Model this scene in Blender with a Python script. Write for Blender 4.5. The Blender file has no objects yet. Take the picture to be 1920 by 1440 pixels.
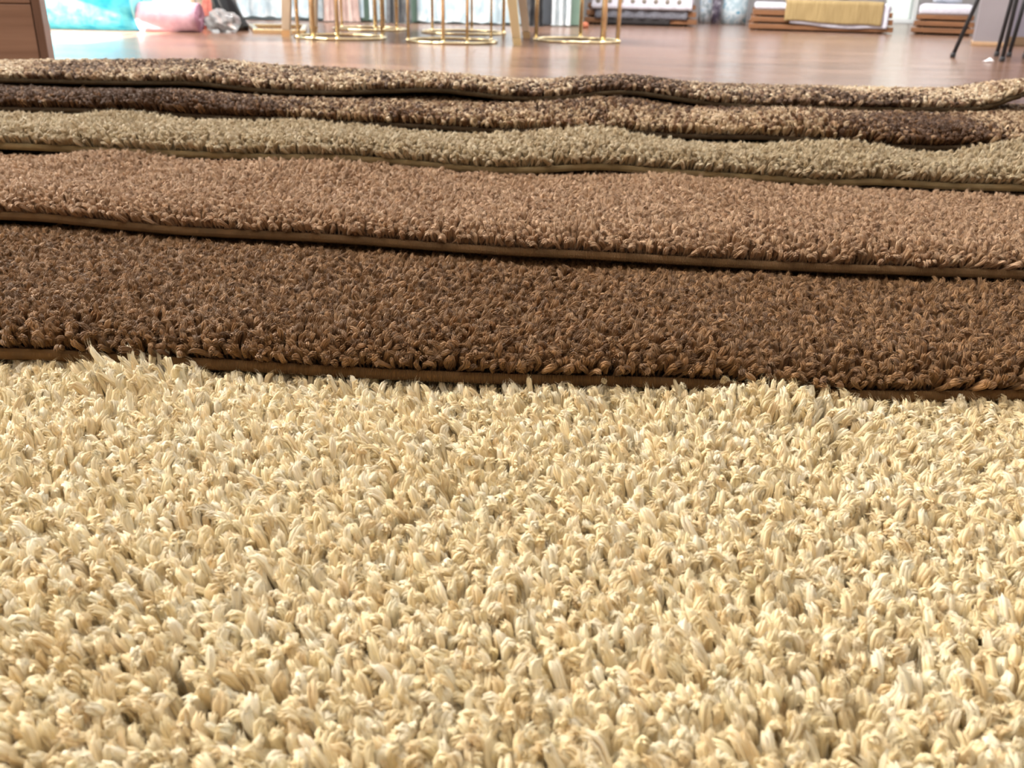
import bpy, bmesh, math, random
import numpy as np
from mathutils import Matrix, Vector

# ------------------------------------------------------------------ camera
F_PX, PITCH, ROLL, CAM_Z = 1730.0, math.radians(23.3), 0.022, 0.27
sc = bpy.context.scene
COL = sc.collection
CAM_R = (Matrix.Rotation(math.pi/2 - PITCH, 3, 'X') @ Matrix.Rotation(ROLL, 3, 'Z'))
CAM_P = Vector((0, 0, CAM_Z))
cam_d = bpy.data.cameras.new('camera')
cam_d.sensor_width = 36.0
cam_d.lens = F_PX/1920*36
cam_d.clip_start = 0.01
cam_d.dof.use_dof = True
cam_d.dof.focus_distance = 0.60
cam_d.dof.aperture_fstop = 16.0
cam = bpy.data.objects.new('camera', cam_d)
COL.objects.link(cam)
cam.matrix_world = Matrix.Translation(CAM_P) @ CAM_R.to_4x4()
sc.camera = cam

# ------------------------------------------------------------------ world, sun, added area lamps, exposure
w = bpy.data.worlds.new('daylight'); sc.world = w; w.use_nodes = True
bg = w.node_tree.nodes['Background']
bg.inputs['Color'].default_value = (1.0, 0.97, 0.93, 1)
bg.inputs['Strength'].default_value = 1.0
sun_d = bpy.data.lights.new('sun', 'SUN'); sun_d.energy = 75.0; sun_d.angle = math.radians(0.6)
sun_d.color = (1.0, 0.95, 0.86)
sun = bpy.data.objects.new('sun', sun_d); COL.objects.link(sun)
SUN_DIR = Vector((math.cos(math.radians(18)), 0.42, -math.sin(math.radians(18)))).normalized()
sun.rotation_euler = SUN_DIR.to_track_quat('-Z', 'Y').to_euler()
def area(name, loc, aim, sx, sy, power, color):
    d = bpy.data.lights.new(name, 'AREA'); d.shape = 'RECTANGLE'; d.size = sx; d.size_y = sy
    d.energy = power; d.color = color
    o = bpy.data.objects.new(name, d); COL.objects.link(o); o.location = loc
    o.rotation_euler = (Vector(aim) - Vector(loc)).to_track_quat('-Z', 'Y').to_euler()
    return o
area('window_daylight', (-3.6, 4.1, 2.15), (0.2, 0.8, 0.0), 3.2, 2.0, 330, (1.0, 0.94, 0.86))  # area lamp added as soft daylight from the left, its source unseen
area('near_left_fill', (-3.6, 1.4, 2.15), (0.1, 0.6, 0.0), 2.0, 1.9, 310, (1.0, 0.93, 0.83))  # unseen fill lamp added to brighten the rugs
area('curtain_fill', (-0.4, 5.2, 3.3), (-0.4, 7.2, 0.4), 3.4, 0.9, 360, (1.0, 0.98, 0.96))  # unseen fill lamp added to brighten the curtains
sc.view_settings.view_transform = 'Standard'
sc.view_settings.look = 'None'
sc.view_settings.exposure = 0.22
sc.view_settings.gamma = 1.0
sc.view_settings.use_curve_mapping = False
cy_ = sc.cycles
cy_.max_bounces = 5; cy_.diffuse_bounces = 4; cy_.glossy_bounces = 2; cy_.transmission_bounces = 4
cy_.use_adaptive_sampling = True; cy_.adaptive_threshold = 0.10

# ------------------------------------------------------------------ helpers
rng = np.random.default_rng(7)
random.seed(7)
def lin(r, g, b):
    f = lambda c: (c/255/12.92) if c/255 <= 0.04045 else ((c/255 + 0.055)/1.055)**2.4
    return (f(r), f(g), f(b), 1.0)
def ray(px, py):
    return (CAM_R @ Vector(((px - 960)/F_PX, -(py - 720)/F_PX, -1.0)))
def at_z(px, py, z=0.0):
    d = ray(px, py); t = (z - CAM_Z)/d.z
    return CAM_P + d*t
def at_y(px, py, y):
    d = ray(px, py); return CAM_P + d*(y/d.y)
def floor_xy(px, py):
    p = at_z(px, py, 0.0); return p.x, p.y
def px_scale(px, py):                       # metres per photograph pixel on the floor there
    p = at_z(px, py, 0.0); return (p - CAM_P).length/F_PX

def mat(name, color, rough=0.6, metal=0.0, **kw):
    m = bpy.data.materials.new(name); m.use_nodes = True
    b = m.node_tree.nodes['Principled BSDF']
    b.inputs['Base Color'].default_value = color
    b.inputs['Roughness'].default_value = rough
    b.inputs['Metallic'].default_value = metal
    for k, v in kw.items(): b.inputs[k.replace('_', ' ')].default_value = v
    return m
def noise_mat(name, c1, c2, scale=(8, 8, 8), rough=0.6, detail=4, bump=0.0, lo=0.35, hi=0.65, **kw):
    m = mat(name, c1, rough, **kw); nt = m.node_tree; N = nt.nodes; L = nt.links
    b = N['Principled BSDF']
    tc = N.new('ShaderNodeTexCoord'); mp = N.new('ShaderNodeMapping'); mp.inputs['Scale'].default_value = scale
    nz = N.new('ShaderNodeTexNoise'); nz.inputs['Scale'].default_value = 1.0; nz.inputs['Detail'].default_value = detail
    cr = N.new('ShaderNodeValToRGB')
    cr.color_ramp.elements[0].position = lo; cr.color_ramp.elements[0].color = c1
    cr.color_ramp.elements[1].position = hi; cr.color_ramp.elements[1].color = c2
    L.new(tc.outputs['Object'], mp.inputs['Vector']); L.new(mp.outputs['Vector'], nz.inputs['Vector'])
    L.new(nz.outputs['Fac'], cr.inputs['Fac']); L.new(cr.outputs['Color'], b.inputs['Base Color'])
    if bump:
        bp = N.new('ShaderNodeBump'); bp.inputs['Strength'].default_value = bump; bp.inputs['Distance'].default_value = 0.01
        L.new(nz.outputs['Fac'], bp.inputs['Height']); L.new(bp.outputs['Normal'], b.inputs['Normal'])
    return m

def tag(o, label=None, cat=None, group=None, kind=None):
    if label: o['label'] = label
    if cat: o['category'] = cat
    if group: o['group'] = group
    if kind: o['kind'] = kind
    return o
def empty(name, loc=(0, 0, 0), rz=0.0):
    o = bpy.data.objects.new(name, None); COL.objects.link(o); o.location = loc; o.rotation_euler = (0, 0, rz)
    o.empty_display_size = 0.05
    return o
def link_mesh(name, me, m, parent=None, smooth=True):
    o = bpy.data.objects.new(name, me); COL.objects.link(o)
    if m: me.materials.append(m)
    if smooth:
        me.polygons.foreach_set('use_smooth', [True]*len(me.polygons))
    if parent: o.parent = parent
    return o
def obj(name, bm, m, parent=None, smooth=False, loc=None):
    me = bpy.data.meshes.new(name); bm.to_mesh(me); bm.free()
    o = link_mesh(name, me, m, parent, smooth)
    if loc is not None: o.location = loc
    return o
def box(bm, cx, cy, cz, sx, sy, sz, bev=0.0, rot=None):
    r = bmesh.ops.create_cube(bm, size=1.0)
    bmesh.ops.scale(bm, vec=(sx, sy, sz), verts=r['verts'])
    if rot is not None: bmesh.ops.rotate(bm, cent=(0, 0, 0), matrix=rot, verts=r['verts'])
    bmesh.ops.translate(bm, vec=(cx, cy, cz), verts=r['verts'])
    if bev:
        es = list({e for v in r['verts'] for e in v.link_edges})
        bmesh.ops.bevel(bm, geom=es, offset=bev, segments=2, profile=0.5, affect='EDGES')
    return bm
def tube(bm, pts, radii, sides=10, closed=False, cap=True, flat=1.0):
    pts = [Vector(p) for p in pts]; n = len(pts)
    if not hasattr(radii, '__len__'): radii = [radii]*n
    rings = []
    for i, p in enumerate(pts):
        if closed: t = pts[(i+1) % n] - pts[(i-1) % n]
        else: t = pts[min(i+1, n-1)] - pts[max(i-1, 0)]
        t.normalize()
        up = Vector((0, 0, 1)) if abs(t.z) < 0.9 else Vector((0, 1, 0))
        a = t.cross(up).normalized(); b = a.cross(t).normalized()
        rings.append([bm.verts.new(p + radii[i]*(math.cos(2*math.pi*k/sides)*a + flat*math.sin(2*math.pi*k/sides)*b)) for k in range(sides)])
    for i in range(n if closed else n-1):
        A, B = rings[i], rings[(i+1) % n]
        for k in range(sides):
            bm.faces.new((A[k], A[(k+1) % sides], B[(k+1) % sides], B[k]))
    if cap and not closed:
        bm.faces.new(rings[0][::-1]); bm.faces.new(rings[-1])
    bmesh.ops.recalc_face_normals(bm, faces=bm.faces[:])
    return bm
def lathe(bm, prof, seg=32, cx=0, cy=0):
    rings = []
    for r, z in prof:
        rings.append([bm.verts.new((cx + r*math.cos(2*math.pi*k/seg), cy + r*math.sin(2*math.pi*k/seg), z)) for k in range(seg)])
    for A, B in zip(rings, rings[1:]):
        for k in range(seg): bm.faces.new((A[k], A[(k+1) % seg], B[(k+1) % seg], B[k]))
    bm.faces.new(rings[0][::-1]); bm.faces.new(rings[-1])
    bmesh.ops.recalc_face_normals(bm, faces=bm.faces[:])
    return bm
def grid_mesh(bm, P, close_u=False):
    """P: [i][j] list of Vector rows -> quads"""
    V = [[bm.verts.new(p) for p in row] for row in P]
    for i in range(len(V)-1):
        for j in range(len(V[0])-1):
            bm.faces.new((V[i][j], V[i+1][j], V[i+1][j+1], V[i][j+1]))
    return V
def solidify(o, t):
    md = o.modifiers.new('thickness', 'SOLIDIFY'); md.thickness = t; md.offset = 0
    return o

_lat = {}
def vnoise(x, y, seed=0):
    if seed not in _lat: _lat[seed] = np.random.default_rng(seed+100).random((64, 64))
    T = _lat[seed]
    x = np.asarray(x, float) + 1000; y = np.asarray(y, float) + 1000
    xi = np.floor(x).astype(int); yi = np.floor(y).astype(int)
    fx = x - xi; fy = y - yi
    fx = fx*fx*(3-2*fx); fy = fy*fy*(3-2*fy)
    a = T[xi % 64, yi % 64]; b = T[(xi+1) % 64, yi % 64]; c = T[xi % 64, (yi+1) % 64]; d = T[(xi+1) % 64, (yi+1) % 64]
    return (a*(1-fx)+b*fx)*(1-fy) + (c*(1-fx)+d*fx)*fy
def fnoise(x, y, seed=0):
    return (vnoise(x, y, seed) + 0.5*vnoise(x*2.1, y*2.1, seed+1) + 0.25*vnoise(x*4.3, y*4.3, seed+2))/1.75

# ------------------------------------------------------------------ floor of planks
def plank_material():
    m = mat('laminate', lin(170, 132, 112), 0.3); nt = m.node_tree; N = nt.nodes; L = nt.links
    b = N['Principled BSDF']
    b.inputs['Specular IOR Level'].default_value = 0.45
    tc = N.new('ShaderNodeTexCoord'); oi = N.new('ShaderNodeObjectInfo')
    mp = N.new('ShaderNodeMapping'); mp.inputs['Scale'].default_value = (2.2, 26, 1)
    add = N.new('ShaderNodeVectorMath'); add.operation = 'MULTIPLY_ADD'
    add.inputs[1].default_value = (1, 1, 1)
    cmb = N.new('ShaderNodeCombineXYZ'); mul = N.new('ShaderNodeMath'); mul.operation = 'MULTIPLY'; mul.inputs[1].default_value = 37.0
    L.new(oi.outputs['Random'], mul.inputs[0]); L.new(mul.outputs[0], cmb.inputs['X']); L.new(mul.outputs[0], cmb.inputs['Y'])
    L.new(tc.outputs['Object'], add.inputs[0]); L.new(cmb.outputs[0], add.inputs[2])
    L.new(add.outputs[0], mp.inputs['Vector'])
    nz = N.new('ShaderNodeTexNoise'); nz.inputs['Scale'].default_value = 1.0; nz.inputs['Detail'].default_value = 6; nz.inputs['Distortion'].default_value = 0.6
    L.new(mp.outputs['Vector'], nz.inputs['Vector'])
    cr = N.new('ShaderNodeValToRGB')
    cr.color_ramp.elements[0].position = 0.3; cr.color_ramp.elements[0].color = lin(90, 64, 50)
    cr.color_ramp.elements[1].position = 0.72; cr.color_ramp.elements[1].color = lin(142, 108, 88)
    L.new(nz.outputs['Fac'], cr.inputs['Fac'])
    hsv = N.new('ShaderNodeHueSaturation')
    mr = N.new('ShaderNodeMapRange'); mr.inputs['To Min'].default_value = 0.8; mr.inputs['To Max'].default_value = 1.15
    L.new(oi.outputs['Random'], mr.inputs['Value']); L.new(mr.outputs['Result'], hsv.inputs['Value'])
    L.new(cr.outputs['Color'], hsv.inputs['Color']); L.new(hsv.outputs['Color'], b.inputs['Base Color'])
    r2 = N.new('ShaderNodeMapRange'); r2.inputs['To Min'].default_value = 0.16; r2.inputs['To Max'].default_value = 0.3
    L.new(nz.outputs['Fac'], r2.inputs['Value']); L.new(r2.outputs['Result'], b.inputs['Roughness'])
    return m
M_PLANK = plank_material()
M_SUB = mat('subfloor', lin(70, 52, 44), 0.7)
bm = bmesh.new(); box(bm, 1.0, 4.8, -0.03, 11.0, 12.4, 0.04)
FLOOR = tag(obj('floor', bm, M_SUB), 'brown wood laminate floor with a soft shine', 'floor', kind='structure')
PL, PW = 1.95, 0.25
bm = bmesh.new(); box(bm, 0, 0, 0, PL-0.0015, PW-0.0015, 0.010, 0.0012)
plank_me = bpy.data.meshes.new('plank'); bm.to_mesh(plank_me); bm.free(); plank_me.materials.append(M_PLANK)
row = 0; y = -0.6
while y < 10.4:
    off = [0.0, 0.75, 1.4, 0.4, 1.1][row % 5]
    x = -4.1 + 0.5*PL - off
    while x - PL/2 < 5.6:
        o = bpy.data.objects.new('plank', plank_me); COL.objects.link(o)
        o.location = (x, y, -0.005); o.parent = FLOOR
        x += PL
    y += PW; row += 1

# ------------------------------------------------------------------ walls
M_WALL = noise_mat('wall_paint', lin(142, 140, 141), lin(152, 150, 151), (3, 3, 3), 0.8)
M_PART = noise_mat('partition_paint', lin(190, 205, 208), lin(200, 214, 216), (3, 3, 3), 0.8)
WALL_Y = 10.35
# window in the back wall, seen at the right
wx0 = at_y(1655, 30, WALL_Y).x; wx1 = at_y(1722, 30, WALL_Y).x
bm = bmesh.new()
box(bm, (-4.1+wx0)/2, WALL_Y+0.1, 1.7, wx0+4.1, 0.2, 3.4)
box(bm, (wx1+5.9)/2, WALL_Y+0.1, 1.7, 5.9-wx1, 0.2, 3.4)
box(bm, (wx0+wx1)/2, WALL_Y+0.1, 2.95, wx1-wx0, 0.2, 0.9)
tag(obj('wall_back', bm, M_WALL), 'pale grey wall at the far end of the showroom', 'wall', kind='structure')
M_FRAME = mat('white_frame', lin(235, 238, 238), 0.4)
M_GLASS = mat('window_glass', (0.9, 0.97, 0.94, 1), 0.0, Transmission_Weight=1.0, IOR=1.05)
win = tag(empty('window_1', ((wx0+wx1)/2, WALL_Y+0.1, 0)), 'bright tall window between the slatted bed frames', 'window', kind='structure')
ww = wx1-wx0
for sx in (-1, 1):
    bm = bmesh.new(); box(bm, sx*(ww/2-0.02), 0, 1.25, 0.04, 0.1, 2.5, 0.004); obj('window_frame', bm, M_FRAME, win)
bm = bmesh.new(); box(bm, 0, 0, 0.02, ww-0.08, 0.1, 0.04, 0.004); obj('window_sill', bm, M_FRAME, win)
bm = bmesh.new(); box(bm, 0, 0, 2.48, ww-0.08, 0.1, 0.04, 0.004); obj('window_head', bm, M_FRAME, win)
bm = bmesh.new(); box(bm, 0, 0, 1.25, ww-0.08, 0.006, 2.42); obj('window_pane', bm, M_GLASS, win)

bm = bmesh.new(); box(bm, 1.0, -1.2, 1.4, 9.4, 0.1, 2.8)  # unseen wall added to cut skylight from behind and darken the rug fronts
tag(obj('wall_front_blocker', bm, noise_mat('taupe_wall', lin(150, 138, 126), lin(160, 148, 136), (3, 3, 3), 0.8)), 'unseen taupe wall behind the viewer, added to block light', 'wall', kind='structure')
# left wall with a low glazed opening that lets the sun in
LWX = -3.7
bm = bmesh.new()
OY0, OY1, OH = 3.45, 5.5, 0.645
box(bm, LWX-0.1, (-2+OY0)/2, 2.0, 0.2, OY0+2, 4.0)
box(bm, LWX-0.1, (OY1+10.3)/2, 2.0, 0.2, 10.3-OY1, 4.0)
box(bm, LWX-0.1, (OY0+OY1)/2, (OH+4.0)/2, 0.2, OY1-OY0, 4.0-OH)
box(bm, LWX-0.1, 3.95, OH/2, 0.06, 0.05, OH)
for n_, yc, wd_ in ((2, 4.1, 3.2), (3, 1.4, 2.0)):          # unseen frames and panes added behind the side lamps
    wn = tag(empty('window_%d' % n_, (LWX, yc, 1.15)), 'tall window frame added on the left wall behind an area lamp', 'window', kind='structure')
    for yy in (-wd_/2-0.03, 0.0, wd_/2+0.03):
        b_ = bmesh.new(); box(b_, 0.02, yy, 1.0, 0.05, 0.06, 2.12, 0.004); obj('window_frame', b_, M_FRAME, wn)
    for zz_ in (-0.03, 2.03):
        b_ = bmesh.new(); box(b_, 0.02, 0, zz_, 0.05, wd_, 0.06, 0.004); obj('window_frame', b_, M_FRAME, wn)
    for sg in (-1, 1):
        b_ = bmesh.new(); box(b_, 0.01, sg*wd_/4, 1.0, 0.006, wd_/2-0.06, 2.0); obj('window_pane', b_, M_GLASS, wn)
tag(obj('wall_left', bm, M_WALL), 'pale wall on the left with a low sunlit opening', 'wall', kind='structure')

# partition that the curtains hang on, with green and grey panels
cy = at_z(760, 44).y + 0.16
pxa, pxb = at_y(432, 20, cy).x, at_y(1094, 20, cy).x
M_GREEN = noise_mat('sage_paint', lin(122, 148, 132), lin(132, 158, 142), (4, 4, 4), 0.7)
M_DGREY = noise_mat('slate_paint', lin(84, 88, 94), lin(94, 98, 104), (4, 4, 4), 0.7)
bm = bmesh.new(); box(bm, (pxa+pxb)/2, cy+0.1, 1.3, pxb-pxa, 0.08, 2.6)
part = tag(obj('wall_partition', bm, M_PART), 'pale blue partition behind the hanging curtains', 'wall', kind='structure')
for a, b, m in ((676, 694, M_GREEN), (1012, 1036, M_DGREY), (1060, 1095, M_GREEN), (762, 784, M_GREEN)):
    xa, xb = at_y(a, 20, cy).x, at_y(b, 20, cy).x
    bm = bmesh.new(); box(bm, (xa+xb)/2, cy+0.045, 1.3, xb-xa, 0.03, 2.59, 0.003); obj('panel', bm, m, part)

# pillar at the right
M_PIL = noise_mat('pillar_paint', lin(134, 126, 130), lin(144, 136, 140), (3, 3, 3), 0.75)
M_TRIM = noise_mat('trim_wood', lin(168, 136, 104), lin(184, 150, 116), (3, 30, 30), 0.5)
pl = at_z(1823, 85)
pil = tag(obj('wall_pillar', box(bmesh.new(), 0.09, 0.12, 1.6, 0.18, 0.24, 3.2, 0.004), M_PIL), 'grey square pillar behind the black stool legs', 'pillar', kind='structure')
pil.location = (pl.x, pl.y, 0); pil.rotation_euler = (0, 0, math.radians(-23))
bm = bmesh.new(); box(bm, 0.09, 0.115, 0.012, 0.19, 0.256, 0.022, 0.003); obj('baseboard', bm, M_TRIM, pil)
M_LILAC = noise_mat('lilac_paint', lin(188, 184, 202), lin(198, 194, 210), (3, 3, 3), 0.75)
q = at_z(1884, 90)
wr = tag(obj('wall_right', box(bmesh.new(), q.x+0.9, q.y+0.4, 1.6, 1.7, 0.1, 3.2, 0.004), M_LILAC), 'lilac wall panel right of the grey pillar', 'wall', kind='structure')
bm = bmesh.new(); box(bm, q.x+0.9, q.y+0.34, 0.025, 1.7, 0.015, 0.05, 0.003); obj('baseboard', bm, M_TRIM, wr)

# ------------------------------------------------------------------ rugs
def yarn_material(name, rough=0.45, spec=0.45, transl=0.15, lo=0.86, hi=1.12, bump=0.5):
    m = bpy.data.materials.new(name); m.use_nodes = True; nt = m.node_tree; N = nt.nodes; L = nt.links
    b = N['Principled BSDF']; out = N['Material Output']
    at = N.new('ShaderNodeAttribute'); at.attribute_type = 'INSTANCER'; at.attribute_name = 'tint'
    uv = N.new('ShaderNodeUVMap'); uv.uv_map = 'UVMap'
    mp = N.new('ShaderNodeMapping'); mp.inputs['Scale'].default_value = (9, 1.6, 1)
    nz = N.new('ShaderNodeTexNoise'); nz.inputs['Scale'].default_value = 1.6; nz.inputs['Detail'].default_value = 3
    L.new(uv.outputs['UV'], mp.inputs['Vector']); L.new(mp.outputs['Vector'], nz.inputs['Vector'])
    mr = N.new('ShaderNodeMapRange'); mr.inputs['From Min'].default_value = 0.3; mr.inputs['From Max'].default_value = 0.7
    mr.inputs['To Min'].default_value = lo; mr.inputs['To Max'].default_value = hi
    L.new(nz.outputs['Fac'], mr.inputs['Value'])
    mx = N.new('ShaderNodeVectorMath'); mx.operation = 'SCALE'
    L.new(at.outputs['Color'], mx.inputs[0]); L.new(mr.outputs['Result'], mx.inputs['Scale'])
    L.new(mx.outputs[0], b.inputs['Base Color'])
    b.inputs['Roughness'].default_value = rough
    b.inputs['Specular IOR Level'].default_value = spec
    b.inputs['Sheen Weight'].default_value = 0.04
    bp = N.new('ShaderNodeBump'); bp.inputs['Strength'].default_value = bump; bp.inputs['Distance'].default_value = 0.0004
    L.new(nz.outputs['Fac'], bp.inputs['Height']); L.new(bp.outputs['Normal'], b.inputs['Normal'])
    if not transl: return m
    tr = N.new('ShaderNodeBsdfTranslucent'); L.new(mx.outputs[0], tr.inputs['Color'])
    mix = N.new('ShaderNodeMixShader'); mix.inputs['Fac'].default_value = transl
    L.new(b.outputs[0], mix.inputs[1]); L.new(tr.outputs[0], mix.inputs[2]); L.new(mix.outputs[0], out.inputs['Surface'])
    return m

def tuft_proto(r, L0, R, strands, rings, sides, hook, splay, fuzz, fat=0.36):
    """one twisted yarn end, root at the origin, L0 long, tip hooked over; returns verts, faces, uv per vertex"""
    V, Fc, U = [], [], []
    az = r.uniform(0, 2*math.pi); tw = r.uniform(1.0, 2.6)*(1 if r.random() < 0.5 else -1)
    az2 = az + r.uniform(-1.2, 1.2)
    M = 60; C = [np.zeros(3)]; D = []
    start = 1 - 3.6*R/L0*r.uniform(0.8, 1.3)
    start = max(0.35, start)
    for i in range(M+12):
        t = i/M; q = min(1.2, max(0, (t-start)/(1-start))); q = q*q*(1.6-0.6*q)
        f = hook*q; a = az + (az2-az)*q
        d = np.array([math.sin(f)*math.cos(a), math.sin(f)*math.sin(a), math.cos(f)]); D.append(d)
        C.append(C[-1] + d*L0/M)
    def core(t):
        x = max(0, min(M+10.99, t*M)); i = int(x); return C[i]*(1-(x-i)) + C[i+1]*(x-i), D[min(i, M+11)]
    for s in range(strands + fuzz):
        thin = s >= strands
        a0 = 2*math.pi*s/max(1, strands-1) + r.uniform(-0.3, 0.3) if not thin else r.uniform(0, 2*math.pi)
        off = R*(r.uniform(0.30, 0.78) if s else 0.0) if not thin else R*r.uniform(0.4, 1.05)
        top = r.uniform(0.95, 1.02) if s else 1.03
        if thin: top = r.uniform(1.03, 1.10)
        rad = R*(fat if s else 0.5)*r.uniform(0.8, 1.15) if not thin else R*0.045
        t0 = ((0.0 if L0 < 0.035 else 0.35) if s == 0 else max(0.0, start-0.30)) if not thin else start + 0.3*(1-start)
        base = len(V); u0 = r.uniform(0, 5); v0 = r.uniform(0, 5)
        P = []; nr = rings if not thin else 4; ns = sides if not thin else 3
        for i in range(nr):
            q = i/(nr-1); t = t0 + (top-t0)*(1-(1-q)**1.3)
            a = a0 + tw*t
            c, d = core(t)
            A = np.cross(d, [0.31, 0.9, 0.2]); A /= np.linalg.norm(A); B = np.cross(d, A)
            o = off*(0.9 + splay*max(0, (t-start)/(1-start)))
            P.append(c + o*(math.cos(a)*A + math.sin(a)*B))
        for i in range(nr):
            T = P[min(i+1, nr-1)] - P[max(i-1, 0)]; T = T/np.linalg.norm(T)
            A = np.cross(T, [0.31, 0.9, 0.2]); A /= np.linalg.norm(A); B = np.cross(T, A)
            q = i/(nr-1)
            rr = rad*(1.0 if q < 0.72 else max(0.15, math.sqrt(max(0, 1-((q-0.72)/0.285)**2))))
            if thin: rr = rad*(1-0.7*q)
            for k in range(ns):
                c = 2*math.pi*k/ns
                V.append(P[i] + rr*(math.cos(c)*A + math.sin(c)*B)); U.append((u0 + k/ns, v0 + q*2))
        for i in range(nr-1):
            for k in range(ns):
                Fc.append((base+i*ns+k, base+i*ns+(k+1) % ns, base+(i+1)*ns+(k+1) % ns, base+(i+1)*ns+k))
        Fc.append(tuple(base+(nr-1)*ns+k for k in range(ns)))
    return V, Fc, U

def pile_nodes():
    ng = bpy.data.node_groups.new('rug_pile', 'GeometryNodeTree')
    ng.interface.new_socket('Geometry', in_out='INPUT', socket_type='NodeSocketGeometry')
    ng.interface.new_socket('Geometry', in_out='OUTPUT', socket_type='NodeSocketGeometry')
    N = ng.nodes; L = ng.links
    gi = N.new('NodeGroupInput'); go = N.new('NodeGroupOutput')
    def attr(name, typ):
        n = N.new('GeometryNodeInputNamedAttribute'); n.data_type = typ; n.inputs['Name'].default_value = name
        return n.outputs['Attribute']
    sep = N.new('GeometryNodeSeparateGeometry'); sep.domain = 'POINT'
    L.new(gi.outputs[0], sep.inputs['Geometry']); L.new(attr('seed', 'BOOLEAN'), sep.inputs['Selection'])
    spl = N.new('GeometryNodeSplitToInstances'); spl.domain = 'POINT'
    L.new(sep.outputs['Inverted'], spl.inputs[0]); L.new(attr('kind_index', 'INT'), spl.inputs['Group ID'])
    iop = N.new('GeometryNodeInstanceOnPoints')
    L.new(sep.outputs['Selection'], iop.inputs['Points']); L.new(spl.outputs['Instances'], iop.inputs['Instance'])
    iop.inputs['Pick Instance'].default_value = True
    L.new(attr('kind_index', 'INT'), iop.inputs['Instance Index'])
    e2r = N.new('FunctionNodeEulerToRotation'); L.new(attr('turn', 'FLOAT_VECTOR'), e2r.inputs[0])
    L.new(e2r.outputs[0], iop.inputs['Rotation']); L.new(attr('size', 'FLOAT_VECTOR'), iop.inputs['Scale'])
    L.new(iop.outputs[0], go.inputs[0])
    return ng
PILE_NG = pile_nodes()

def build_pile(name, parent, origin, pts, turn, size, tint, material, protos):
    V, Fc, U, K = [], [], [], []
    for k, (v, f, u) in enumerate(protos):
        b = len(V); V += [tuple(p) for p in v]; Fc += [tuple(i+b for i in ff) for ff in f]; U += u; K += [k]*len(v)
    n0 = len(V); n = len(pts)
    loc = pts - np.array(origin)
    me = bpy.data.meshes.new(name)
    me.from_pydata(V + [tuple(p) for p in loc], [], Fc)
    me.polygons.foreach_set('use_smooth', [True]*len(me.polygons))
    uvl = me.uv_layers.new(name='UVMap')
    li = np.empty(len(me.loops), int); me.loops.foreach_get('vertex_index', li)
    uvl.data.foreach_set('uv', np.array(U)[li].astype(np.float32).ravel())
    seed = np.r_[np.zeros(n0, bool), np.ones(n, bool)]
    a = me.attributes.new('seed', 'BOOLEAN', 'POINT'); a.data.foreach_set('value', seed)
    a = me.attributes.new('kind_index', 'INT', 'POINT')
    a.data.foreach_set('value', np.r_[np.array(K), rng.integers(0, len(protos), n)].astype(np.int32))
    for nm, arr in (('turn', turn), ('size', size)):
        a = me.attributes.new(nm, 'FLOAT_VECTOR', 'POINT')
        a.data.foreach_set('vector', np.r_[np.zeros((n0, 3)), arr].astype(np.float32).ravel())
    a = me.attributes.new('tint', 'FLOAT_COLOR', 'POINT')
    a.data.foreach_set('color', np.r_[np.ones((n0, 4)), np.c_[tint, np.ones(n)]].astype(np.float32).ravel())
    me.materials.append(material)
    o = bpy.data.objects.new(name, me); COL.objects.link(o); o.parent = parent
    md = o.modifiers.new('pile', 'NODES'); md.node_group = PILE_NG
    o['kind'] = 'stuff'
    return o

def smoothstep(a, b, x):
    t = np.clip((np.asarray(x, float)-a)/(b-a), 0, 1); return t*t*(3-2*t)
def g_back(y):                                   # the stack sinks towards its back
    return 1.0 - 0.62*smoothstep(1.27, 2.0, y)

class Rug: pass
RUGS = []
def make_rug_shape(edge_px, base, pile, x0, x1, back, lift=1.0, fall=0.13, flat_q=0.25):
    r = Rug(); r.base, r.pile, r.x0, r.x1, r.back, r.fall = base, pile, x0, x1, back, fall
    e = np.array(edge_px, float)
    pts = np.array([at_z(px, py, base) for px, py in e])
    deg = 2
    c = np.polyfit(pts[:, 0], pts[:, 1], deg)
    X, Z = [], []
    for px, py in e:
        d = ray(px, py)
        xx = at_z(px, py, base).x
        for _ in range(8):
            p = at_y(px, py, np.polyval(c, xx)); xx = p.x
        X.append(p.x); Z.append(p.z)
    X, Z = np.array(X), np.array(Z)
    dz = (Z - base)*lift
    dz = dz - np.quantile(dz, flat_q)
    dz = np.maximum(dz, -0.003)
    r.X, r.dz, r.c = X, dz, c
    RUGS.append(r); return r
def edge_y(r, x):
    xc = np.clip(x, r.X[0], r.X[-1])
    sl0 = np.polyval(np.polyder(r.c), xc)
    return np.polyval(r.c, xc) + sl0*(x-xc)
def edge_dz(r, x):
    # smooth interpolation of the lifts read along the edge
    xs = np.asarray(x, float); acc = 0; w = 0
    for o_ in (-0.02, -0.01, 0, 0.01, 0.02):
        acc = acc + np.interp(xs+o_, r.X, r.dz); w += 1
    return acc/w
def base_z(r, x, y):
    v = np.maximum(0, y - edge_y(r, x))
    z = r.base + edge_dz(r, x)*np.exp(-(v/r.fall)**2)
    if r.base > 0.03:                              # soft waves of the piled rugs
        z = z + 0.011*(fnoise(x*5.5 + r.base*90, y*4.0, 31)-0.5)*smoothstep(0.015, 0.07, v)*(1-smoothstep(1.3, 1.6, y))
    if r.base > 0.13:                              # the top rug humps up at its left
        z = z + 0.020*smoothstep(0.0, -0.5, x)*smoothstep(0.02, 0.16, v)*(1-smoothstep(1.46, 1.8, y))
    return z*g_back(y)

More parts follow.
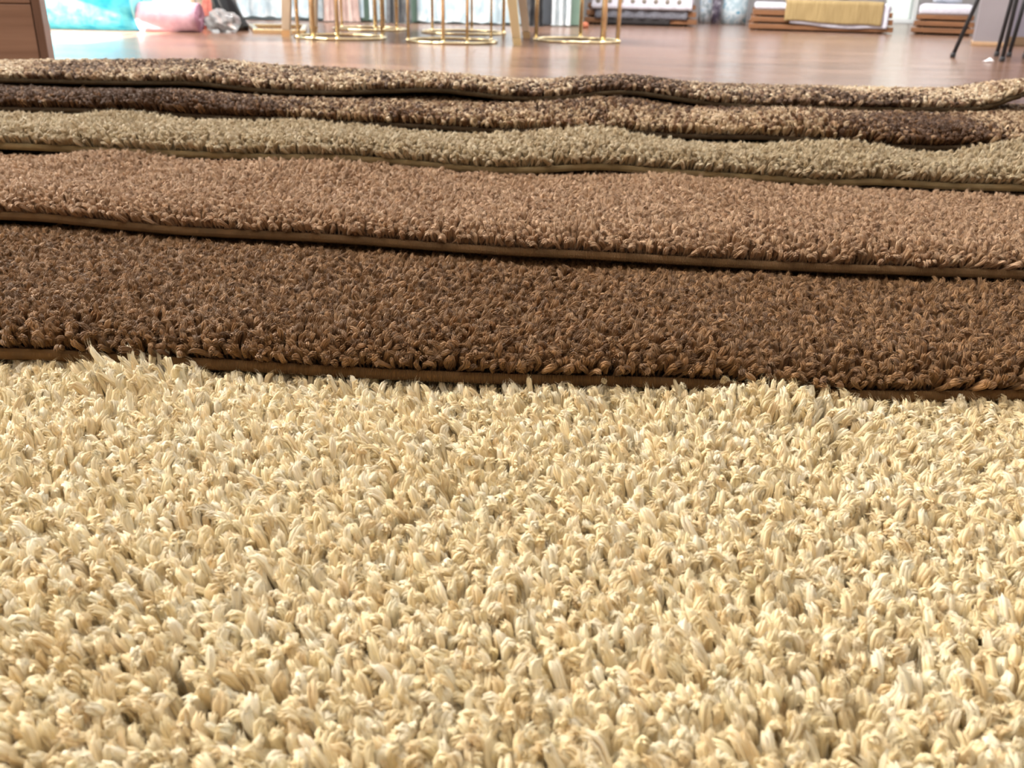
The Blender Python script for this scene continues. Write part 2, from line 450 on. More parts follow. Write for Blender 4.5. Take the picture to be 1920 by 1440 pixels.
E2 = [(-160, 668), (0, 674), (110, 676), (250, 688), (420, 694), (600, 706), (760, 714), (960, 722), (1150, 726), (1300, 730), (1430, 742), (1560, 752), (1700, 755), (1800, 754), (1920, 752), (2080, 750)]
E3 = [(-160, 402), (0, 412), (80, 415), (200, 428), (340, 441), (500, 449), (640, 456), (800, 469), (960, 480), (1100, 486), (1250, 495), (1400, 504), (1550, 511), (1700, 516), (1920, 524), (2080, 528)]
E4 = [(-160, 276), (0, 280), (130, 286), (230, 291), (350, 296), (500, 302), (640, 303), (760, 312), (880, 325), (960, 328), (1060, 323), (1120, 318), (1200, 326), (1340, 336), (1440, 342), (1560, 352), (1640, 347), (1700, 352), (1800, 358), (1920, 360), (2080, 362)]
E5 = [(-160, 206), (0, 209), (140, 211), (280, 216), (380, 224), (500, 228), (640, 236), (780, 241), (920, 250), (1060, 252), (1180, 254), (1300, 261), (1430, 262), (1560, 270), (1650, 279), (1760, 284), (1860, 278), (1920, 282), (2080, 286)]
E6 = [(-160, 150), (0, 155), (80, 158), (220, 163), (360, 164), (430, 172), (500, 180), (640, 183), (740, 179), (820, 177), (880, 184), (960, 194), (1050, 194), (1130, 183), (1180, 181), (1240, 190), (1330, 204), (1430, 212), (1530, 213), (1640, 223), (1760, 222), (1800, 218), (1850, 212), (1885, 198), (1915, 184)]
R1 = Rug(); R1.base, R1.pile, R1.x0, R1.x1, R1.back, R1.fall = 0.004, 0.044, -1.0, 1.0, 1.25, 0.1
R1.X = np.array([-1.0, 1.0]); R1.dz = np.zeros(2); R1.c = np.array([0.0, 0.0, -0.16]); RUGS.append(R1)
make_rug_shape(E2, 0.040, 0.026, -0.95, 0.98, 1.75)
make_rug_shape(E3, 0.063, 0.027, -0.96, 0.95, 1.80)
make_rug_shape(E4, 0.086, 0.027, -0.94, 0.97, 1.85)
make_rug_shape(E5, 0.110, 0.025, -0.97, 0.93, 1.90, flat_q=0.3)
r6x1 = at_z(1908, 195, 0.135).x
make_rug_shape(E6, 0.133, 0.024, -0.95, r6x1, 1.95, flat_q=0.3)

def perimeter(r, fine):
    """points of the bound edge, front first (fine), then right, back, left"""
    P = []
    cr = 0.03
    xs = np.arange(r.x0+cr, r.x1-cr, fine)
    for x in xs: P.append((x, float(edge_y(r, x))))
    def corner(cx, cy, a0):
        for k in range(1, 12):
            a = a0 + k*math.pi/2/12
            P.append((cx + cr*math.cos(a), cy + cr*math.sin(a)))
    yf1, yf0 = float(edge_y(r, r.x1)), float(edge_y(r, r.x0))
    corner(r.x1-cr, yf1+cr, -math.pi/2)
    for y in np.arange(yf1+cr, r.back-cr, 0.004): P.append((r.x1, y))
    corner(r.x1-cr, r.back-cr, 0)
    for x in np.arange(r.x1-cr, r.x0+cr, -0.02): P.append((x, r.back))
    corner(r.x0+cr, r.back-cr, math.pi/2)
    for y in np.arange(r.back-cr, yf0+cr, -0.008): P.append((r.x0, y))
    corner(r.x0+cr, yf0+cr, math.pi)
    return np.array(P)
def binding_mesh(name, r, origin, mtl, parent, rad=0.0036, fine=0.0005):
    P = perimeter(r, fine); n = len(P)
    Z = base_z(r, P[:, 0], P[:, 1]) + rad*0.85
    C = np.c_[P, Z]
    T = np.roll(C, -1, 0) - np.roll(C, 1, 0); T /= np.linalg.norm(T, axis=1)[:, None]
    A = np.cross(T, [0, 0, 1.0]); A /= np.linalg.norm(A, axis=1)[:, None]; B = np.cross(A, T)
    s = 9
    rr = rad*(1 + 0.12*np.where(np.arange(n) % 2 == 0, 1, -1) + 0.05*(rng.random(n)-0.5))
    V = np.empty((n, s, 3))
    for k in range(s):
        a = 2*math.pi*k/s
        V[:, k] = C + rr[:, None]*(0.8*math.cos(a)*A + math.sin(a)*B)
    V = V.reshape(-1, 3) - np.array(origin)
    i = np.arange(n)[:, None]; k = np.arange(s)[None, :]
    F = np.stack([i*s+k, i*s+(k+1) % s, ((i+1) % n)*s+(k+1) % s, ((i+1) % n)*s+k], -1).reshape(-1, 4)
    me = bpy.data.meshes.new(name); me.from_pydata(V.tolist(), [], F.tolist())
    return link_mesh(name, me, mtl, parent, smooth=False)
def backing_mesh(name, r, origin, mtl, parent, th=0.004):
    nx, ny = 140, 50
    xs = np.linspace(r.x0+0.002, r.x1-0.002, nx)
    V = []
    for lvl in (0, 1):
        for x in xs:
            y0 = float(edge_y(r, x))+0.002
            ys = y0 + (r.back-0.002-y0)*np.linspace(0, 1, ny)**1.3
            z = base_z(r, np.full(ny, x), ys) + (th if lvl else 0.0006)
            V += list(zip([x]*ny, ys, z))
    V = np.array(V) - np.array(origin)
    F = []; N_ = nx*ny
    for i in range(nx-1):
        for j in range(ny-1):
            a = i*ny+j
            F.append((a, a+1, a+ny+1, a+ny)); F.append((N_+a, N_+a+ny, N_+a+ny+1, N_+a+1))
    for i in range(nx-1):
        F.append((i*ny, (i+1)*ny, N_+(i+1)*ny, N_+i*ny)); b = ny-1
        F.append((i*ny+b, N_+i*ny+b, N_+(i+1)*ny+b, (i+1)*ny+b))
    for j in range(ny-1):
        F.append((j, N_+j, N_+j+1, j+1)); b = (nx-1)*ny
        F.append((b+j, b+j+1, N_+b+j+1, N_+b+j))
    me = bpy.data.meshes.new(name); me.from_pydata(V.tolist(), [], F)
    return link_mesh(name, me, mtl, parent)

def rot_euler(phi, th, psi):
    cz, sz, ct, st, cp, sp = np.cos(phi), np.sin(phi), np.cos(th), np.sin(th), np.cos(psi), np.sin(psi)
    R00 = cz*ct*cp - sz*sp; R10 = sz*ct*cp + cz*sp; R20 = -st*cp
    R21 = st*sp; R22 = ct
    return np.c_[np.arctan2(R21, R22), np.arcsin(np.clip(-R20, -1, 1)), np.arctan2(R10, R00)]

def scatter(idx, spacing, vis_to, xr, height, width, lean, lean_az, lean_var, tint_fn, edge_lean=0.72, hvar=0.10, L0=0.03, bumps=()):
    """seed points of the pile of RUGS[idx]"""
    r = RUGS[idx]; nxt = RUGS[idx+1] if idx+1 < len(RUGS) else None
    ya = min(float(edge_y(r, x)) for x in np.linspace(r.x0, r.x1, 30)); yb = vis_to
    nx = int((r.x1-r.x0)/spacing); ny = int((yb-ya)/(spacing*0.87))
    gx, gy = np.meshgrid(np.arange(nx), np.arange(ny))
    x = r.x0 + (gx + 0.5*(gy % 2))*spacing; y = ya + gy*spacing*0.87
    x = (x + rng.uniform(-.4, .4, x.shape)*spacing).ravel(); y = (y + rng.uniform(-.4, .4, y.shape)*spacing).ravel()
    ne = int((r.x1-r.x0)/spacing*2.2); xe = rng.uniform(r.x0, r.x1, ne)
    x = np.r_[x, xe]; y = np.r_[y, edge_y(r, xe) + 0.0065 + rng.uniform(0, 0.012, ne)]
    ey = edge_y(r, x); v = y - ey
    ok = (v > 0.0065) & (x > r.x0+0.006) & (x < r.x1-0.006) & (x > xr[0]) & (x < xr[1]) & (y < r.back-0.006)
    if nxt is not None:
        ok &= (y < edge_y(nxt, x) + 0.04) | (x > nxt.x1-0.03) | (x < nxt.x0+0.03)
    x, y, v = x[ok], y[ok], v[ok]; n = len(x)
    z = base_z(r, x, y) + 0.003
    th = np.clip(lean*(0.1 + 1.8*fnoise(x*6, y*6, idx*5+11)) + rng.normal(0, lean_var, n), -1.15, 1.15)
    az = lean_az + 3.0*(fnoise(x*4.5, y*4.5, idx*5+13)-0.5)*2 + rng.normal(0, 0.6, n)
    # height of the pile surface: broad soft hollows plus a little unevenness
    Hh = height*(1 - 0.5*hvar + hvar*1.6*(fnoise(x*11, y*11, idx*5+17)-0.5) + rng.normal(0, 0.05, n))
    for hx, hy, ha, hr in bumps: Hh = Hh + ha*np.exp(-((x-hx)/hr)**2-((y-hy)/(hr*0.8))**2)
    # towards the bound edge the tufts fall outwards over it
    k = 1 - smoothstep(0.0, 0.020, v-0.004)
    dx = np.sin(th)*np.cos(az)*(1-k); dy = np.sin(th)*np.sin(az)*(1-k) - k*np.sin(np.clip(edge_lean + rng.normal(0, .30, n), 0.1, 1.25))
    dx = dx + k*rng.normal(0, 0.26, n)
    for lim, sgn in ((r.x1, 1), (r.x0, -1)):
        ks = 1 - smoothstep(0.0, 0.022, np.abs(lim-x)); dx = dx*(1-ks) + sgn*ks*0.65
    h = np.minimum(np.sqrt(dx*dx+dy*dy), 0.84)
    phi = np.arctan2(dy, dx); th = np.arcsin(h)
    Hh = Hh*(1 - 0.34*k*k)
    if nxt is not None:
        dist = y - edge_y(nxt, x); inx = ((x < nxt.x1) & (x > nxt.x0))
        under = smoothstep(-0.026, 0.002, dist)*inx
        gap = base_z(nxt, x, np.maximum(y, edge_y(nxt, x))) - z
        lim_h = np.maximum(0.006, np.minimum(gap - 0.008, Hh))
        Hh = Hh*(1-under) + under*lim_h
    L = np.minimum(Hh/np.cos(th)**0.85, 1.22*np.maximum(height, Hh))*(1-0.12*k)
    turn = rot_euler(phi, th, rng.uniform(0, 2*math.pi, n))
    wd = width*rng.uniform(0.85, 1.18, n)
    size = np.c_[wd, wd, L/L0]
    return np.c_[x, y, z], turn, size, tint_fn(x, y, n)

def palette(cols, probs, var=0.07, seed=0, patch=None):
    cols = np.array([c[:3] for c in cols]); probs = np.array(probs, float); probs /= probs.sum()
    def fn(x, y, n):
        u = rng.random(n)
        if patch is not None: u = np.clip(u + patch(x, y), 0, 0.999)
        c = cols[np.searchsorted(np.cumsum(probs), u, side='right').clip(0, len(cols)-1)]
        return c*(1 + rng.normal(0, var, n))[:, None]*(1 + rng.normal(0, 0.006, (n, 3)))
    return fn

def protos(seed, L0, R, strands, hook, splay, fuzz, n=10, rings=7, sides=5, fat=0.36):
    r = random.Random(seed)
    return [tuft_proto(r, L0, R, strands, rings, sides, r.uniform(0.25, 1.6)*hook, splay*r.uniform(0.4, 1.3), fuzz, fat) for _ in range(n)]

def rug(idx, name, label, yarn, bind_col, back_col, sc_args, proto_args, origin):
    root = tag(empty(name, origin), label, 'rug', 'shaggy rugs stacked in steps')
    r = RUGS[idx]
    mb = noise_mat(name+'_binding', bind_col, tuple(c*0.72 for c in bind_col[:3])+(1,), (60, 60, 60), 0.8)
    mk = noise_mat(name+'_backing', back_col, tuple(c*0.8 for c in back_col[:3])+(1,), (200, 200, 200), 0.95)
    backing_mesh('backing', r, origin, mk, root)
    binding_mesh('binding', r, origin, mb, root, rad=0.0028 if idx >= 4 else 0.0036)
    p, t, s, c = scatter(idx, **sc_args)
    build_pile('pile', root, origin, p, t, s, c, yarn, protos(**proto_args))
    print('pile', name, len(p))

Y_CREAM = yarn_material('cream_yarn', 0.38, 0.45, transl=0.14, lo=0.93, hi=1.05, bump=0.3)
Y_BROWN = yarn_material('brown_yarn', 0.5, 0.32, transl=0.0)
Y_MIX = yarn_material('mixed_yarn', 0.45, 0.35, transl=0.0)
XR = (-0.85, 0.9)
_b = [at_z(300, 700, 0.043), at_z(1440, 752, 0.043), at_z(1100, 745, 0.043)]
BUMPS = [(_b[0].x, _b[0].y-0.012, 0.012, 0.030), (_b[1].x, _b[1].y-0.012, 0.011, 0.034), (_b[2].x, _b[2].y-0.01, 0.004, 0.03)]
rug(0, 'cream_rug', 'cream shaggy rug, lowest of the stack and nearest the viewer', Y_CREAM, lin(190, 170, 125), lin(170, 150, 110),
    dict(spacing=0.0038, vis_to=0.66, xr=XR, height=0.040, width=1.0, lean=0.5, lean_az=2.2, lean_var=0.28, hvar=0.18, L0=0.042, bumps=BUMPS,
         tint_fn=palette([lin(247, 229, 187), lin(251, 239, 209), lin(241, 218, 172)], [.5, .3, .2], 0.04)),
    dict(seed=1, L0=0.042, R=0.0022, strands=8, hook=1.75, splay=0.15, fuzz=8, n=16, fat=0.46), (0, 0.3, 0))
rug(1, 'dark_brown_rug', 'dark brown shaggy rug lying directly on the cream rug', Y_BROWN, lin(134, 100, 60), lin(60, 44, 28),
    dict(spacing=0.0036, vis_to=0.84, xr=XR, height=0.022, width=1.0, lean=0.5, lean_az=0.3, lean_var=0.2, L0=0.026,
         tint_fn=palette([lin(132, 98, 63), lin(154, 117, 79), lin(110, 79, 49)], [.5, .3, .2], 0.08)),
    dict(seed=2, L0=0.026, R=0.0019, strands=8, hook=1.3, splay=0.3, fuzz=8), (0, 0.7, 0.04))
rug(2, 'rose_brown_rug', 'rosy light brown shaggy rug between the dark brown and grey beige rugs', Y_BROWN, lin(146, 116, 80), lin(60, 46, 30),
    dict(spacing=0.0036, vis_to=1.08, xr=XR, height=0.022, width=1.0, lean=0.42, lean_az=1.2, lean_var=0.22, L0=0.026, bumps=[(*at_z(210, 305, 0.085)[:2], 0.01, 0.06), (*at_z(640, 318, 0.085)[:2], 0.006, 0.09), (*at_z(1250, 345, 0.085)[:2], 0.006, 0.1)],
         tint_fn=palette([lin(176, 143, 112), lin(192, 160, 129), lin(160, 127, 97)], [.5, .3, .2], 0.07)),
    dict(seed=3, L0=0.026, R=0.0019, strands=8, hook=1.3, splay=0.3, fuzz=8), (0, 0.9, 0.063))
rug(3, 'grey_beige_rug', 'grey beige shaggy rug with a thick khaki corded edge', Y_MIX, lin(166, 146, 106), lin(60, 48, 32),
    dict(spacing=0.0037, vis_to=1.26, xr=XR, height=0.023, width=1.0, lean=0.42, lean_az=0.5, lean_var=0.22, L0=0.027, bumps=[(*at_z(230, 228, 0.108)[:2], 0.011, 0.07), (*at_z(560, 240, 0.108)[:2], 0.007, 0.06), (*at_z(1080, 262, 0.108)[:2], 0.012, 0.08), (*at_z(1560, 282, 0.108)[:2], 0.011, 0.06), (*at_z(1900, 290, 0.108)[:2], 0.012, 0.06)],
         tint_fn=palette([lin(190, 171, 139), lin(203, 188, 159), lin(174, 154, 122)], [.5, .3, .2], 0.06)),
    dict(seed=4, L0=0.027, R=0.0019, strands=8, hook=1.2, splay=0.3, fuzz=8), (0, 1.1, 0.086))
rug(4, 'mottled_brown_rug', 'mottled chocolate brown shaggy rug second from the top', Y_MIX, lin(78, 60, 38), lin(50, 38, 26),
    dict(spacing=0.0039, vis_to=1.42, xr=XR, height=0.020, width=1.05, lean=0.45, lean_az=1.0, lean_var=0.25, L0=0.024, bumps=[(*at_z(330, 185, 0.13)[:2], 0.006, 0.07), (*at_z(1150, 205, 0.13)[:2], 0.008, 0.07), (*at_z(1530, 225, 0.13)[:2], 0.009, 0.07)],
         tint_fn=palette([lin(90, 62, 40), lin(126, 92, 62), lin(172, 142, 110), lin(204, 180, 148)], [.42, .3, .2, .08], 0.08,
                         patch=lambda x, y: 1.5*(fnoise(x*8+3, y*8, 77)-0.5) + 0.36*x - 0.06)),
    dict(seed=5, L0=0.024, R=0.0021, strands=8, hook=1.2, splay=0.3, fuzz=7), (0, 1.2, 0.11))
rug(5, 'mottled_beige_rug', 'mottled beige and brown shaggy rug on top of the stack', Y_MIX, lin(90, 72, 46), lin(50, 38, 26),
    dict(spacing=0.0042, vis_to=1.95, xr=XR, height=0.018, width=1.1, lean=0.45, lean_az=1.4, lean_var=0.25, L0=0.022,
         tint_fn=palette([lin(98, 74, 56), lin(146, 116, 92), lin(194, 168, 138), lin(224, 206, 178)], [.18, .22, .32, .28], 0.08,
                         patch=lambda x, y: 1.4*(fnoise(x*8+9, y*8+4, 87)-0.5) + 0.10*x)),
    dict(seed=6, L0=0.022, R=0.0021, strands=8, hook=1.2, splay=0.3, fuzz=7), (0, 1.5, 0.133))

# ------------------------------------------------------------------ cabinet at the left
M_OAK = noise_mat('oak_veneer', lin(140, 104, 82), lin(168, 130, 106), (2.0, 40, 40), 0.5, 6, 0.05)
M_OAKE = noise_mat('oak_edge', lin(116, 84, 66), lin(134, 100, 80), (40, 40, 4), 0.5, 6)
p = at_y(91, 100, 2.3)
cab = tag(empty('cabinet', (p.x, p.y, 0), math.atan2(-p.x, p.y) - 0.035), 'light walnut cabinet cut by the left photo edge', 'cabinet')
bm = bmesh.new(); box(bm, -0.45, 0.21, 0.42, 0.86, 0.40, 0.80, 0.003); obj('body', bm, M_OAK, cab)
bm = bmesh.new(); box(bm, -0.009, 0.2, 0.42, 0.018, 0.424, 0.82, 0.002); obj('side_panel', bm, M_OAKE, cab)
zs = at_y(40, 7, p.y-0.02).z
bm = bmesh.new(); box(bm, -0.458, 0.0, (0.03+zs)/2, 0.876, 0.02, zs-0.03-0.002, 0.002); obj('drawer_front', bm, M_OAK, cab)
bm = bmesh.new(); box(bm, -0.458, 0.0, (zs+0.8)/2, 0.876, 0.02, 0.8-zs-0.002, 0.002); obj('drawer_front', bm, M_OAK, cab)
bm = bmesh.new(); box(bm, -0.45, 0.21, 0.835, 0.94, 0.44, 0.025, 0.003); obj('top', bm, M_OAK, cab)
for sx in (-1, 1):
    for yy in (0.05, 0.37):
        bm = bmesh.new(); box(bm, -0.45+sx*0.4, yy, 0.01, 0.04, 0.04, 0.02); obj('foot', bm, M_OAKE, cab)

# ------------------------------------------------------------------ rolled rugs and bags at the back left
def roll(name, label, pa, pb, R, cols, turns, thick, spiral_mat_cols, z=0.0, rough=0.9, nscale=20, bump=0.4, group='rolled rugs by the sunny corner'):
    """a rolled carpet lying between floor points pa and pb"""
    a, b = Vector((pa[0], pa[1], R+z)), Vector((pb[0], pb[1], R+z))
    ax = (b-a); Ln = ax.length; ang = math.atan2(ax.y, ax.x)
    root = tag(empty(name, ((a.x+b.x)/2, (a.y+b.y)/2, z), ang), label, 'rug roll', group)
    M1 = noise_mat(name+'_face', cols[0], cols[1], (nscale,)*3, rough, 5, bump)
    M2 = mat(name+'_spiral', spiral_mat_cols[0], 0.9)
    # spiral sheet swept along the local x axis
    bm = bmesh.new(); n = turns*36
    P = []
    for i in range(n+1):
        t = i/36.0*2*math.pi
        rr = R - (R-0.018)*(1-i/n)
        rr *= 1 + 0.02*math.sin(3*t)
        t -= math.pi/2
        P.append([Vector((x, rr*math.cos(t), R + rr*math.sin(t))) for x in np.linspace(-Ln/2, Ln/2, 12)])
    grid_mesh(bm, P)
    o = obj('rolled_sheet', bm, M1, root, True); solidify(o, thick)
    for sgn in (-1, 1):
        bm = bmesh.new(); pts = []
        for i in range(n+1):
            t = i/36.0*2*math.pi; rr = R - (R-0.018)*(1-i/n); rr *= 1+0.02*math.sin(3*t); t -= math.pi/2
            pts.append(Vector((sgn*Ln/2, rr*math.cos(t), R+rr*math.sin(t))))
        tube(bm, pts, thick*0.42, 6)
        obj('rolled_edge', bm, M2, root, True)
    return root
fx = floor_xy
roll('turquoise_rug_roll', 'fluffy turquoise rug roll lying behind the wooden cabinet', (-3.15, fx(90, 56)[1]+0.16), (fx(252, 60)[0], fx(252, 60)[1]+0.16), 0.16,
     (lin(30, 168, 210), lin(95, 212, 236)), 5, 0.024, (lin(150, 225, 230),), nscale=14, bump=0.8)
roll('pink_rug_roll', 'pale pink rug roll with a spiral end beside the turquoise roll', (fx(258, 60)[0], fx(258, 60)[1]+0.09), (fx(372, 62)[0], fx(372, 62)[1]+0.05), 0.076,
     (lin(176, 140, 152), lin(194, 158, 170)), 5, 0.012, (lin(168, 122, 140),), nscale=30, bump=0.2)
roll('beige_rug_roll', 'cream rug roll resting behind the pale pink roll', (fx(225, 52)[0]-0.05, fx(255, 52)[1]+0.27), (fx(352, 55)[0], fx(352, 55)[1]+0.28), 0.13,
     (lin(222, 212, 196), lin(236, 228, 214)), 5, 0.016, (lin(200, 180, 150),), nscale=30, bump=0.3)
def blob(name, label, cat, cx, cy, sx, sy, sz, m, seed, crumple=0.25, sub=4, z=0.0):
    bm = bmesh.new(); bmesh.ops.create_icosphere(bm, subdivisions=sub, radius=1.0)
    for v in bm.verts:
        p = v.co.copy(); q = p*2.4
        d = (fnoise(np.array([q.x+q.z*0.7]), np.array([q.y-q.z*0.6]), seed)[0]-0.5)
        d2 = (vnoise(np.array([q.x*3+q.z*2]), np.array([q.y*3-q.z*2.2]), seed+5)[0]-0.5)
        v.co = p*(1 + crumple*2*d + crumple*0.7*d2)
        v.co.z = max(v.co.z, -0.86)
    zmin = min(v.co.z for v in bm.verts)
    for v in bm.verts: v.co = Vector((v.co.x*sx, v.co.y*sy, (v.co.z-zmin)*sz))
    o = obj(name, bm, m, None, True, (cx, cy, z))
    return tag(o, label, cat)
M_CLEAR = mat('clear_plastic', (0.93, 0.94, 0.96, 1), 0.12, Transmission_Weight=0.85, IOR=1.25)
M_BLACKP = mat('black_plastic', lin(20, 22, 26), 0.3)
M_ORANGE = noise_mat('coral_cloth', lin(196, 78, 56), lin(226, 120, 96), (30, 30, 30), 0.7)
c = fx(410, 63); blob('plastic_wrap', 'crumpled clear plastic wrap heaped at the end of the pink roll', 'plastic wrap', c[0], c[1]+0.08, 0.088, 0.075, 0.062, M_CLEAR, 3, 0.42)
# black bag: a drooping sack with a tied neck
c = fx(424, 60); k = px_scale(424, 60)
bagr = tag(empty('black_bag', (c[0], c[1]+0.16, 0)), 'black plastic sack slumped behind the clear wrap', 'bag')
bm = bmesh.new()
prof = [(0.002, 0.0), (0.075, 0.0), (0.085, 0.03), (0.078, 0.09), (0.066, 0.16), (0.05, 0.22), (0.03, 0.26), (0.02, 0.275)]
lathe(bm, prof, 28)
for v in bm.verts:
    a = math.atan2(v.co.y, v.co.x); s = 1 + 0.10*math.sin(5*a+v.co.z*30) + 0.05*math.sin(11*a)
    v.co.x = v.co.x*s - 0.30*v.co.z; v.co.y *= s
obj('sack', bm, M_BLACKP, bagr, True)
bm = bmesh.new(); lathe(bm, [(0.018, 0.272), (0.03, 0.29), (0.045, 0.325), (0.038, 0.33)], 20)
for v in bm.verts:
    a = math.atan2(v.co.y, v.co.x); v.co.x = v.co.x*(1+0.2*math.sin(6*a)) - 0.0825; v.co.y *= 1+0.2*math.sin(6*a)
obj('tied_neck', bm, M_BLACKP, bagr, True)
# coral cloth bundle: soft rolls side by side in a clear bag
c = fx(381, 58)
cor = tag(empty('coral_cloth_bundle', (c[0], c[1]+0.30, 0)), 'coral orange cloth bundle in clear film above the plastic wrap', 'cloth bundle')
for i, (dx, h, lean) in enumerate(((-0.075, 0.30, 0.25), (-0.03, 0.32, 0.12), (0.012, 0.31, -0.02), (0.05, 0.29, -0.12))):
    bm = bmesh.new()
    pts = [(dx + lean*0.25*(t-0.1), -0.045+0.05*t+0.01*i, h*t) for t in np.linspace(0, 1, 10)]
    tube(bm, pts, [0.02+0.006*math.sin(3.1*t) for t in np.linspace(0, 1, 10)], 12)
    obj('rolled_cloth', bm, M_ORANGE, cor, True)
bm = bmesh.new(); lathe(bm, [(0.10, 0.0), (0.115, 0.02), (0.12, 0.15), (0.105, 0.30), (0.06, 0.36)], 28)
for v in bm.verts:
    a = math.atan2(v.co.y, v.co.x); v.co.x *= 1+0.05*math.sin(7*a+v.co.z*20); v.co.y = v.co.y*0.55*(1+0.05*math.sin(5*a))
obj('clear_film', bm, mat('clear_film', (0.97, 0.96, 0.95, 1), 0.15, Transmission_Weight=0.9, IOR=1.05), cor, True)

# ------------------------------------------------------------------ curtains
def curtain(name, label, pxa, pxb, pyb, folds, amp, col1, col2, scallop=0.0, transl=0.0, flare=0.0, group='curtains hung along the partition', dy=0.0, seed=0, lift=0.0):
    ya = cy - 0.10 + dy
    xa, xb = at_y(pxa, pyb, ya).x, at_y(pxb, pyb, ya).x
    zb = max(0.006, at_y((pxa+pxb)/2, pyb, ya).z)
    W = xb-xa; H = 2.45
    root = tag(empty(name, ((xa+xb)/2, ya, 0)), label, 'curtain', group)
    m = noise_mat(name+'_cloth', col1, col2, (26, 26, 14), 0.8, 4, 0.1, 0.42, 0.6)
    if transl:
        nt = m.node_tree; N = nt.nodes; tr = N.new('ShaderNodeBsdfTranslucent'); mx = N.new('ShaderNodeMixShader'); mx.inputs[0].default_value = transl
        b = N['Principled BSDF']; cr = [n for n in N if n.type == 'VALTORGB'][0]
        nt.links.new(cr.outputs[0], tr.inputs[0]); nt.links.new(b.outputs[0], mx.inputs[1]); nt.links.new(tr.outputs[0], mx.inputs[2])
        nt.links.new(mx.outputs[0], N['Material Output'].inputs[0])
    nu = max(40, int(folds*14)); nz_ = 26
    r_ = random.Random(seed); ph = r_.uniform(0, 6)
    P = []
    for i in range(nu+1):
        u = i/nu; row_ = []
        bot = zb + scallop*abs(math.sin(math.pi*u*folds*1.0+ph*0.5))
        for j in range(nz_+1):
            t = (j/nz_)**1.6
            z = bot + (H-bot)*t
            a = amp*(1-0.5*t)*(1+0.25*math.sin(7*u+ph))
            yy = a*math.sin(2*math.pi*folds*u + ph + 0.6*math.sin(3*u+2*t))
            xx = (u-0.5)*W*(1 + flare*math.exp(-z/0.12)) + 0.25*a*math.sin(4*math.pi*folds*u+ph)
            row_.append(Vector((xx, yy, z)))
        P.append(row_)
    bm = bmesh.new(); grid_mesh(bm, P)
    o = obj('fabric', bm, m, root, True); solidify(o, 0.002)
    bm = bmesh.new()
    tube(bm, [p_[0]+Vector((0, -0.001, 0.003)) for p_ in P], 0.0045, 6)
    obj('hem', bm, m, root, True)
    bm = bmesh.new(); tube(bm, [(-W/2+0.005, 0, H+0.01), (W/2-0.005, 0, H+0.01)], 0.012, 10)
    tube(bm, [(-W/2+0.015, 0, H+0.01), (-W/2+0.015, cy+0.06-ya, H+0.01)], 0.008, 8); tube(bm, [(W/2-0.015, 0, H+0.01), (W/2-0.015, cy+0.06-ya, H+0.01)], 0.008, 8)
    obj('rod', bm, M_FRAME, root, True)
    return root
SH1, SH2 = lin(206, 222, 230), lin(236, 244, 248)
curtain('sheer_curtain', 'pale blue lace sheer curtain next to the black sack', 433, 533, 33, 3.2, 0.013, SH1, SH2, 0.012, 0.4, seed=1)
curtain('sheer_curtain', 'narrow pale blue sheer curtain left of the blush drape', 541, 606, 34, 2.2, 0.012, SH1, SH2, 0.010, 0.4, seed=2)
curtain('blush_drape', 'blush pink drape with its hem spread on the floor', 607, 672, 40, 3.2, 0.030, lin(184, 160, 152), lin(206, 184, 176), 0.0, 0.1, 0.10, seed=3, dy=-0.12)
curtain('sheer_curtain', 'slim white sheer strip between blush drape and green panel', 675, 681, 34, 1.0, 0.015, SH1, SH2, 0.008, 0.4, seed=4)
curtain('sheer_curtain', 'white sheer strip between the green panel and grey drape', 694, 730, 38, 2, 0.018, SH1, SH2, 0.008, 0.4, seed=5)
curtain('grey_drape', 'charcoal grey drape in deep folds, left of the widest lace curtain', 729, 770, 43, 2.6, 0.035, lin(84, 86, 88), lin(112, 114, 116), 0.0, 0.0, 0.12, seed=6, dy=-0.12)
curtain('lace_curtain', 'wide white lace curtain with a scalloped hem, centre of the back', 781, 980, 46, 6, 0.014, lin(200, 218, 226), lin(240, 246, 248), 0.014, 0.4, seed=7)
curtain('dark_drape', 'near black drape hanging at the right of the lace curtain', 984, 1016, 51, 2.2, 0.035, lin(52, 52, 54), lin(84, 84, 86), 0.0, 0.0, 0.15, seed=8, dy=-0.12)
curtain('sheer_curtain', 'gathered white sheer bundle in front of the dark grey panel', 1034, 1068, 50, 2.5, 0.035, lin(214, 222, 226), lin(240, 244, 246), 0.006, 0.3, seed=9, dy=-0.02)

